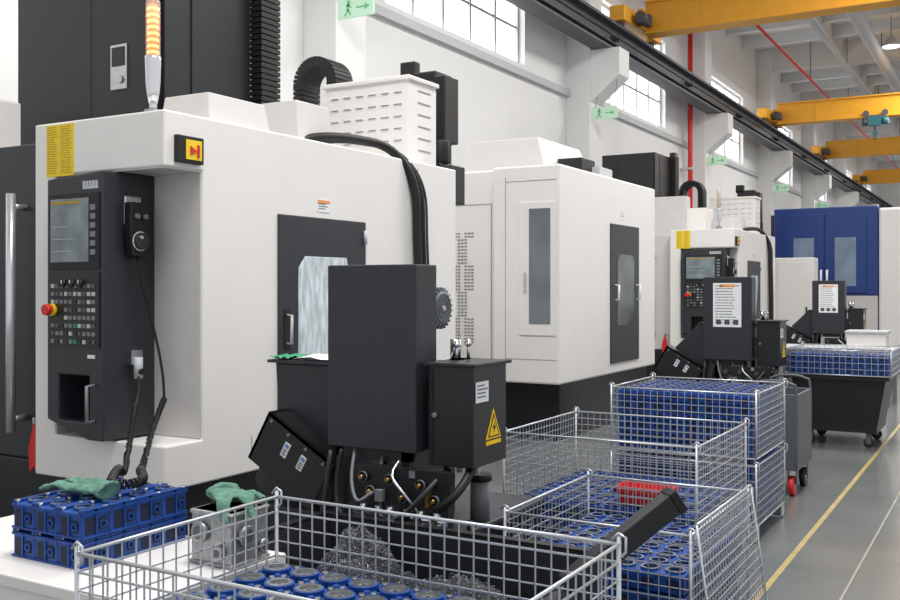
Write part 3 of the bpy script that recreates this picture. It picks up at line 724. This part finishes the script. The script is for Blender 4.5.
x0,x1,y0,y1,z0,z1=-2.38,-2.2,2.38,2.56,.68,.86
b=B()
b.box(x0,x1,y0,y1,z0,z1,ALU); b.box(x0-.006,x1+.006,y0-.006,y1+.006,z0,z0+.014,ALU); b.box(x0-.005,x1+.005,y0-.005,y1+.005,z1-.014,z1,ALU)
b.cyl((-2.33,y0,.79),(-2.33,y0-.02,.79),.035,ALU,18); b.cyl((-2.25,y0,.73),(-2.25,y0-.02,.73),.025,ALU,14); b.cyl((x1,2.44,.78),(x1+.02,2.44,.78),.035,ALU,16); b.cyl((x1,2.53,.73),(x1+.014,2.53,.73),.022,ALU,16)
fin(b,'body',R,bevel=.006)
for p0,p1,r_ in (((-2.33,y0-.02,.79),(-2.33,y0-.022,.79),.022),((-2.25,y0-.02,.73),(-2.25,y0-.022,.73),.013),((x1+.02,2.44,.78),(x1+.022,2.44,.78),.022),((x1+.014,2.53,.73),(x1+.016,2.53,.73),.013)):
    b=B(); b.cyl(p0,p1,r_,DGREY,14); fin(b,'bore',R)
TX=bpy.data.textures.new('crumple','CLOUDS'); TX.noise_scale=.035; TX.noise_depth=2
def glove(loc,rz,label,droop=0.0,flip=1,sc_=1.0,zs=.55):
    b=B()
    b.T=Matrix.Translation(loc)@Matrix.Rotation(rz,4,'Z')@Matrix.Diagonal((sc_,sc_,zs,1))
    def S(pts,r): b.sweep(smooth(pts,3),[r[0]+(r[1]-r[0])*i/(3*(len(pts)-1)) for i in range(3*(len(pts)-1)+1)],GLOVE,10)
    for dx in (-.036,-.012,.012,.036): S([(dx*.9,-.12,.03),(dx*.95,-.05,.052+dx*.3),(dx,.01,.036)],(.022,.025))
    b.sweep([(0,-.14,.03),(0,-.115,.034)],[.058,.05],GLOVE,14)
    for k,(dx,L) in enumerate(((-.045,.07),(-.016,.088),(.015,.083),(.044,.064))):
        bend=(.022,-.014,.014,-.014)[k]
        S([(dx,-.01,.034),(dx*1.2+bend*.3,.02+L*.25,.06),(dx*1.4+bend,.02+L*.65,.046-droop),(dx*1.55+bend*1.6,.02+L,.02-droop*2.6)],(.016,.0125))
    S([(flip*.035,-.06,.03),(flip*.075,-.03,.05),(flip*.098,.015,.028)],(.019,.0135))
    o=fin(b,'work_glove',label=label,category='glove')
    md=o.modifiers.new('r','REMESH'); md.mode='VOXEL'; md.voxel_size=.0028; md.use_smooth_shade=True
    md=o.modifiers.new('s','SMOOTH'); md.iterations=2
    md=o.modifiers.new('d','DISPLACE'); md.texture=TX; md.strength=.013; md.mid_level=.5; md.texture_coords='LOCAL'
    return o
glove((-2.85,2.30,.880),math.radians(98),'crumpled green knitted work glove lying on the blue castings',.0,1,1.05)
glove((-2.28,2.47,.866),math.radians(-125),'green knitted work glove draped over the grey casting',.03,-1,1.05)
b=B(); N=14
vs=[[b.v((-3.255+.13*i/N,3.79+.2*j/N,1.24+.008+.006*math.sin(i*1.3+j*.8)+.004*math.sin(j*2.1))) for j in range(N+1)] for i in range(N+1)]
for i in range(N):
    for j in range(N): b.f([vs[i][j],vs[i+1][j],vs[i+1][j+1],vs[i][j+1]],CLOTH,True)
fin(b,'cleaning_cloth',label='crumpled green cloth on top of the conveyor plate',category='cloth')
b=B(); vs=[[b.v((-3.11+.34*i/6,3.8+.28*j/6,1.242+.014*math.sin(i*.9+j*.4)**2)) for j in range(7)] for i in range(7)]
for i in range(6):
    for j in range(6): b.f([vs[i][j],vs[i+1][j],vs[i+1][j+1],vs[i][j+1]],PAPER,True)
fin(b,'paper_sheet',label='pale paper sheet lying on the conveyor plate',category='paper')

basket(-1.9,-1.09,3.75,4.7,.12,.63,'low zinc wire mesh basket partly filled with blue castings',.042,.0025)
bulk(-1.86,-1.13,3.8,4.65,.125,.46,'blue engine castings lying in the low wire basket',4)
b=B()
pa=lambda s,t:(-.985-.09*t,3.78+.9*s,.012+.655*t)
for i in range(23): b.wire(pa(i/22,0),pa(i/22,1),.0026,ZINC)
for j in range(17): b.wire(pa(0,j/16),pa(1,j/16),.0026,ZINC)
for a_,c_ in (((0,0),(1,0)),((1,0),(1,1)),((1,1),(0,1)),((0,1),(0,0))): b.cyl(pa(*a_),pa(*c_),.0055,ZINC,8)
fin(b,'mesh_panel',label='loose zinc wire mesh side panel leaning against the low basket',category='wire panel')
basket(-2.5,-1.4,4.92,5.97,.12,.78,'zinc wire mesh basket with blue castings and red box',.042,.0026)
bulk(-2.45,-1.45,4.97,5.92,.125,.42,'blue engine castings in the bottom of the wire basket',3)
R=empty('parts_box',(-1.7,5.1,.42),'small red plastic parts box lying on castings','box')
b=B(); b.frus((-1.84,-1.6,5.02,5.17),(-1.86,-1.58,5.0,5.19),.425,.52,RED,open_top=True); b.box(-1.83,-1.61,5.03,5.16,.43,.45,RED); b.box(-1.87,-1.57,4.99,5.0,.5,.525,RED); b.box(-1.87,-1.57,5.19,5.2,.5,.525,RED); b.box(-1.87,-1.86,4.99,5.2,.5,.525,RED); b.box(-1.58,-1.57,4.99,5.2,.5,.525,RED); fin(b,'body',R)
gq='stacked wire baskets full of blue castings'
basket(-2.34,-1.39,6.2,7.06,.1,.48,'lower stacked wire basket packed with blue castings',.045,.0028,group=gq)
basket(-2.34,-1.39,6.2,7.06,.525,.93,'upper stacked wire basket packed with blue castings',.045,.0028,legs=False,group=gq)
bulk(-2.31,-1.42,6.23,7.03,.105,.48,'blue castings packed in the lower stacked basket',6)
bulk(-2.31,-1.42,6.23,7.03,.53,.92,'blue castings packed in the upper stacked basket',6)

# ---------------------------------------------------------------- hoppers
def hopper(x0,x1,y0,y1,z0,z1,label,handle=True,taper=.16):
    cx,cy=(x0+x1)/2,(y0+y1)/2
    R=empty('chip_hopper',(cx,cy,0),label,'cart','black chip hoppers')
    a=(x0+taper,x1-taper,y0+.06,y1-.06); t=(x0,x1,y0,y1)
    b=B(); b.frus(a,t,z0,z1,DARK2,open_top=True)
    i_=.012; b.frus((a[0]+i_,a[1]-i_,a[2]+i_,a[3]-i_),(t[0]+i_,t[1]-i_,t[2]+i_,t[3]-i_),z0+.012,z1,DARK2,open_top=True)
    e=.03
    b.box(x0-e,x1+e,y0-e,y0+.012,z1-.02,z1+.012,DARK2); b.box(x0-e,x1+e,y1-.012,y1+e,z1-.02,z1+.012,DARK2); b.box(x0-e,x0+.012,y0,y1,z1-.02,z1+.012,DARK2); b.box(x1-.012,x1+e,y0,y1,z1-.02,z1+.012,DARK2)
    fin(b,'bin',R)
    b=B(); b.box(a[0],a[1],a[2],a[3],z0-.05,z0,DARK2); fin(b,'chassis',R)
    for x in (a[0]+.08,a[1]-.08):
        for y in (a[2]+.06,a[3]-.06):
            b=B(); b.cyl((x,y-.02,.05),(x,y+.02,.05),.05,BLACK,16); b.box(x-.025,x+.025,y-.032,y-.024,.04,z0-.05,DGREY); b.box(x-.025,x+.025,y+.024,y+.032,.04,z0-.05,DGREY); b.cyl((x,y-.034,.05),(x,y+.034,.05),.015,DGREY,8); fin(b,'caster',R)
    if handle:
        p0=Vector((-1.27,2.95,.62)); p1=Vector((-.99,3.22,.885)); dr=(p1-p0)
        q=dr.to_track_quat('X','Z').to_matrix().to_4x4()
        b=B(); b.T=Matrix.Translation(p0)@q
        L=dr.length
        b.box(0,L,-.032,.032,-.04,.035,DARK2); b.box(L-.02,L+.01,-.036,.036,-.044,.039,BLACK)
        fin(b,'handle',R,bevel=.004)
    return R
hopper(-2.62,-1.28,2.7,3.42,.18,.6,'black steel chip hopper with metal chips under the conveyor')
b=B(); N=90; M_=46; x0,x1,y0,y1=-2.44,-1.47,2.8,3.34
def hz(x,y):
    e=lambda cx,cy,r,h: h*max(0,1-math.hypot(x-cx,y-cy)/r)**.9
    return .38+e(-2.3,3.24,.24,.24)+e(-1.8,3.02,.3,.15)+e(-1.6,3.05,.26,.08)+.04*mn.noise(Vector((x*10,y*10,0)))+.02*mn.noise(Vector((x*30,y*30,3)))
vs=[[b.v((x0+(x1-x0)*i/N,y0+(y1-y0)*j/M_,hz(x0+(x1-x0)*i/N,y0+(y1-y0)*j/M_)+random.uniform(-.008,.008))) for j in range(M_+1)] for i in range(N+1)]
for i in range(N):
    for j in range(M_): b.f([vs[i][j],vs[i+1][j],vs[i+1][j+1],vs[i][j+1]],CHIPD)
for k in range(4600):
    x=random.uniform(x0+.02,x1-.02); y=random.uniform(y0+.02,y1-.02)
    if k%2: 
        x=random.gauss(-2.3,.08); y=random.gauss(3.2,.06)
        x=max(x0+.02,min(x1-.02,x)); y=max(y0+.02,min(y1-.02,y))
    z=hz(x,y)+random.uniform(0,.01)
    ax=Vector((random.uniform(-1,1),random.uniform(-1,1),random.uniform(-.5,.5))).normalized(); u=ax.orthogonal().normalized(); w_=ax.cross(u)
    R_=random.uniform(.0015,.0032); L=random.uniform(.004,.014); pts=[Vector((x,y,z))+ax*L*t/4+(u*math.cos(t*1.5)+w_*math.sin(t*1.5))*R_ for t in range(5)]
    b.sweep(pts,.0011,CHIPS,3,False,False)
fin(b,'metal_chips',label='piles of small curly silver metal chips in the hopper',category='metal chips',stuff=True)
hopper(-1.97,-1.08,10.35,11.25,.2,.7,'black boxy steel chip cart on casters beside the aisle',handle=False,taper=.09)
basket(-2.03,-1.03,10.3,11.28,.725,.97,'shallow wire basket with blue castings resting on the black cart',.06,.003,legs=False)
bulk(-2.0,-1.06,10.33,11.25,.73,.93,'blue castings in the shallow basket on the cart',3)

R=empty('hand_trolley',(-1.55,8.0,0),'dark grey steel trolley with rounded top rail and red caster','trolley')
b=B(); b.box(-1.75,-1.42,7.7,8.3,.2,.24,DGREY); b.box(-1.44,-1.42,7.72,8.28,.24,.78,DGREY); b.box(-1.75,-1.42,7.7,7.72,.24,.78,DGREY); b.box(-1.75,-1.42,8.28,8.3,.24,.78,DGREY); b.box(-1.75,-1.73,7.72,8.28,.24,.78,DGREY); fin(b,'bin',R,bevel=.004)
for yy in (7.71,8.29):
    b=B(); b.sweep(smooth([(-1.43,yy,.2),(-1.43,yy,.78),(-1.47,yy,.86),(-1.59,yy,.88),(-1.71,yy,.86),(-1.74,yy,.78),(-1.74,yy,.2)]),.011,DGREY,8); fin(b,'handle',R)
for x in (-1.7,-1.47):
    for y in (7.78,8.22):
        cm=RED if (x>-1.5 and y<8) else BLACK
        b=B(); b.cyl((x-.02,y,.075),(x+.02,y,.075),.075,cm,18); b.cyl((x-.026,y,.075),(x+.026,y,.075),.03,STEEL,12); b.box(x-.034,x-.028,y-.025,y+.025,.06,.2,DGREY); b.box(x+.028,x+.034,y-.025,y+.025,.06,.2,DGREY); fin(b,'caster',R)
R=empty('parts_bench',(-2.3,14.6,0),'low grey bench with boxes beside the aisle','bench')
b=B(); b.box(-2.9,-1.4,14.2,15.0,.72,.76,LGREY); fin(b,'bench_top',R)
for x in (-2.85,-1.45):
    for y in (14.25,14.95):
        b=B(); b.box(x-.03,x+.03,y-.03,y+.03,0,.72,GREY); fin(b,'leg',R)
b=B(); b.box(-2.0,-1.5,14.35,14.75,.76,.98,WHITE); b.box(-2.02,-1.48,14.33,14.77,.96,1.0,LGREY); fin(b,'storage_box',label='white lidded storage box on the bench',category='box',bevel=.01)
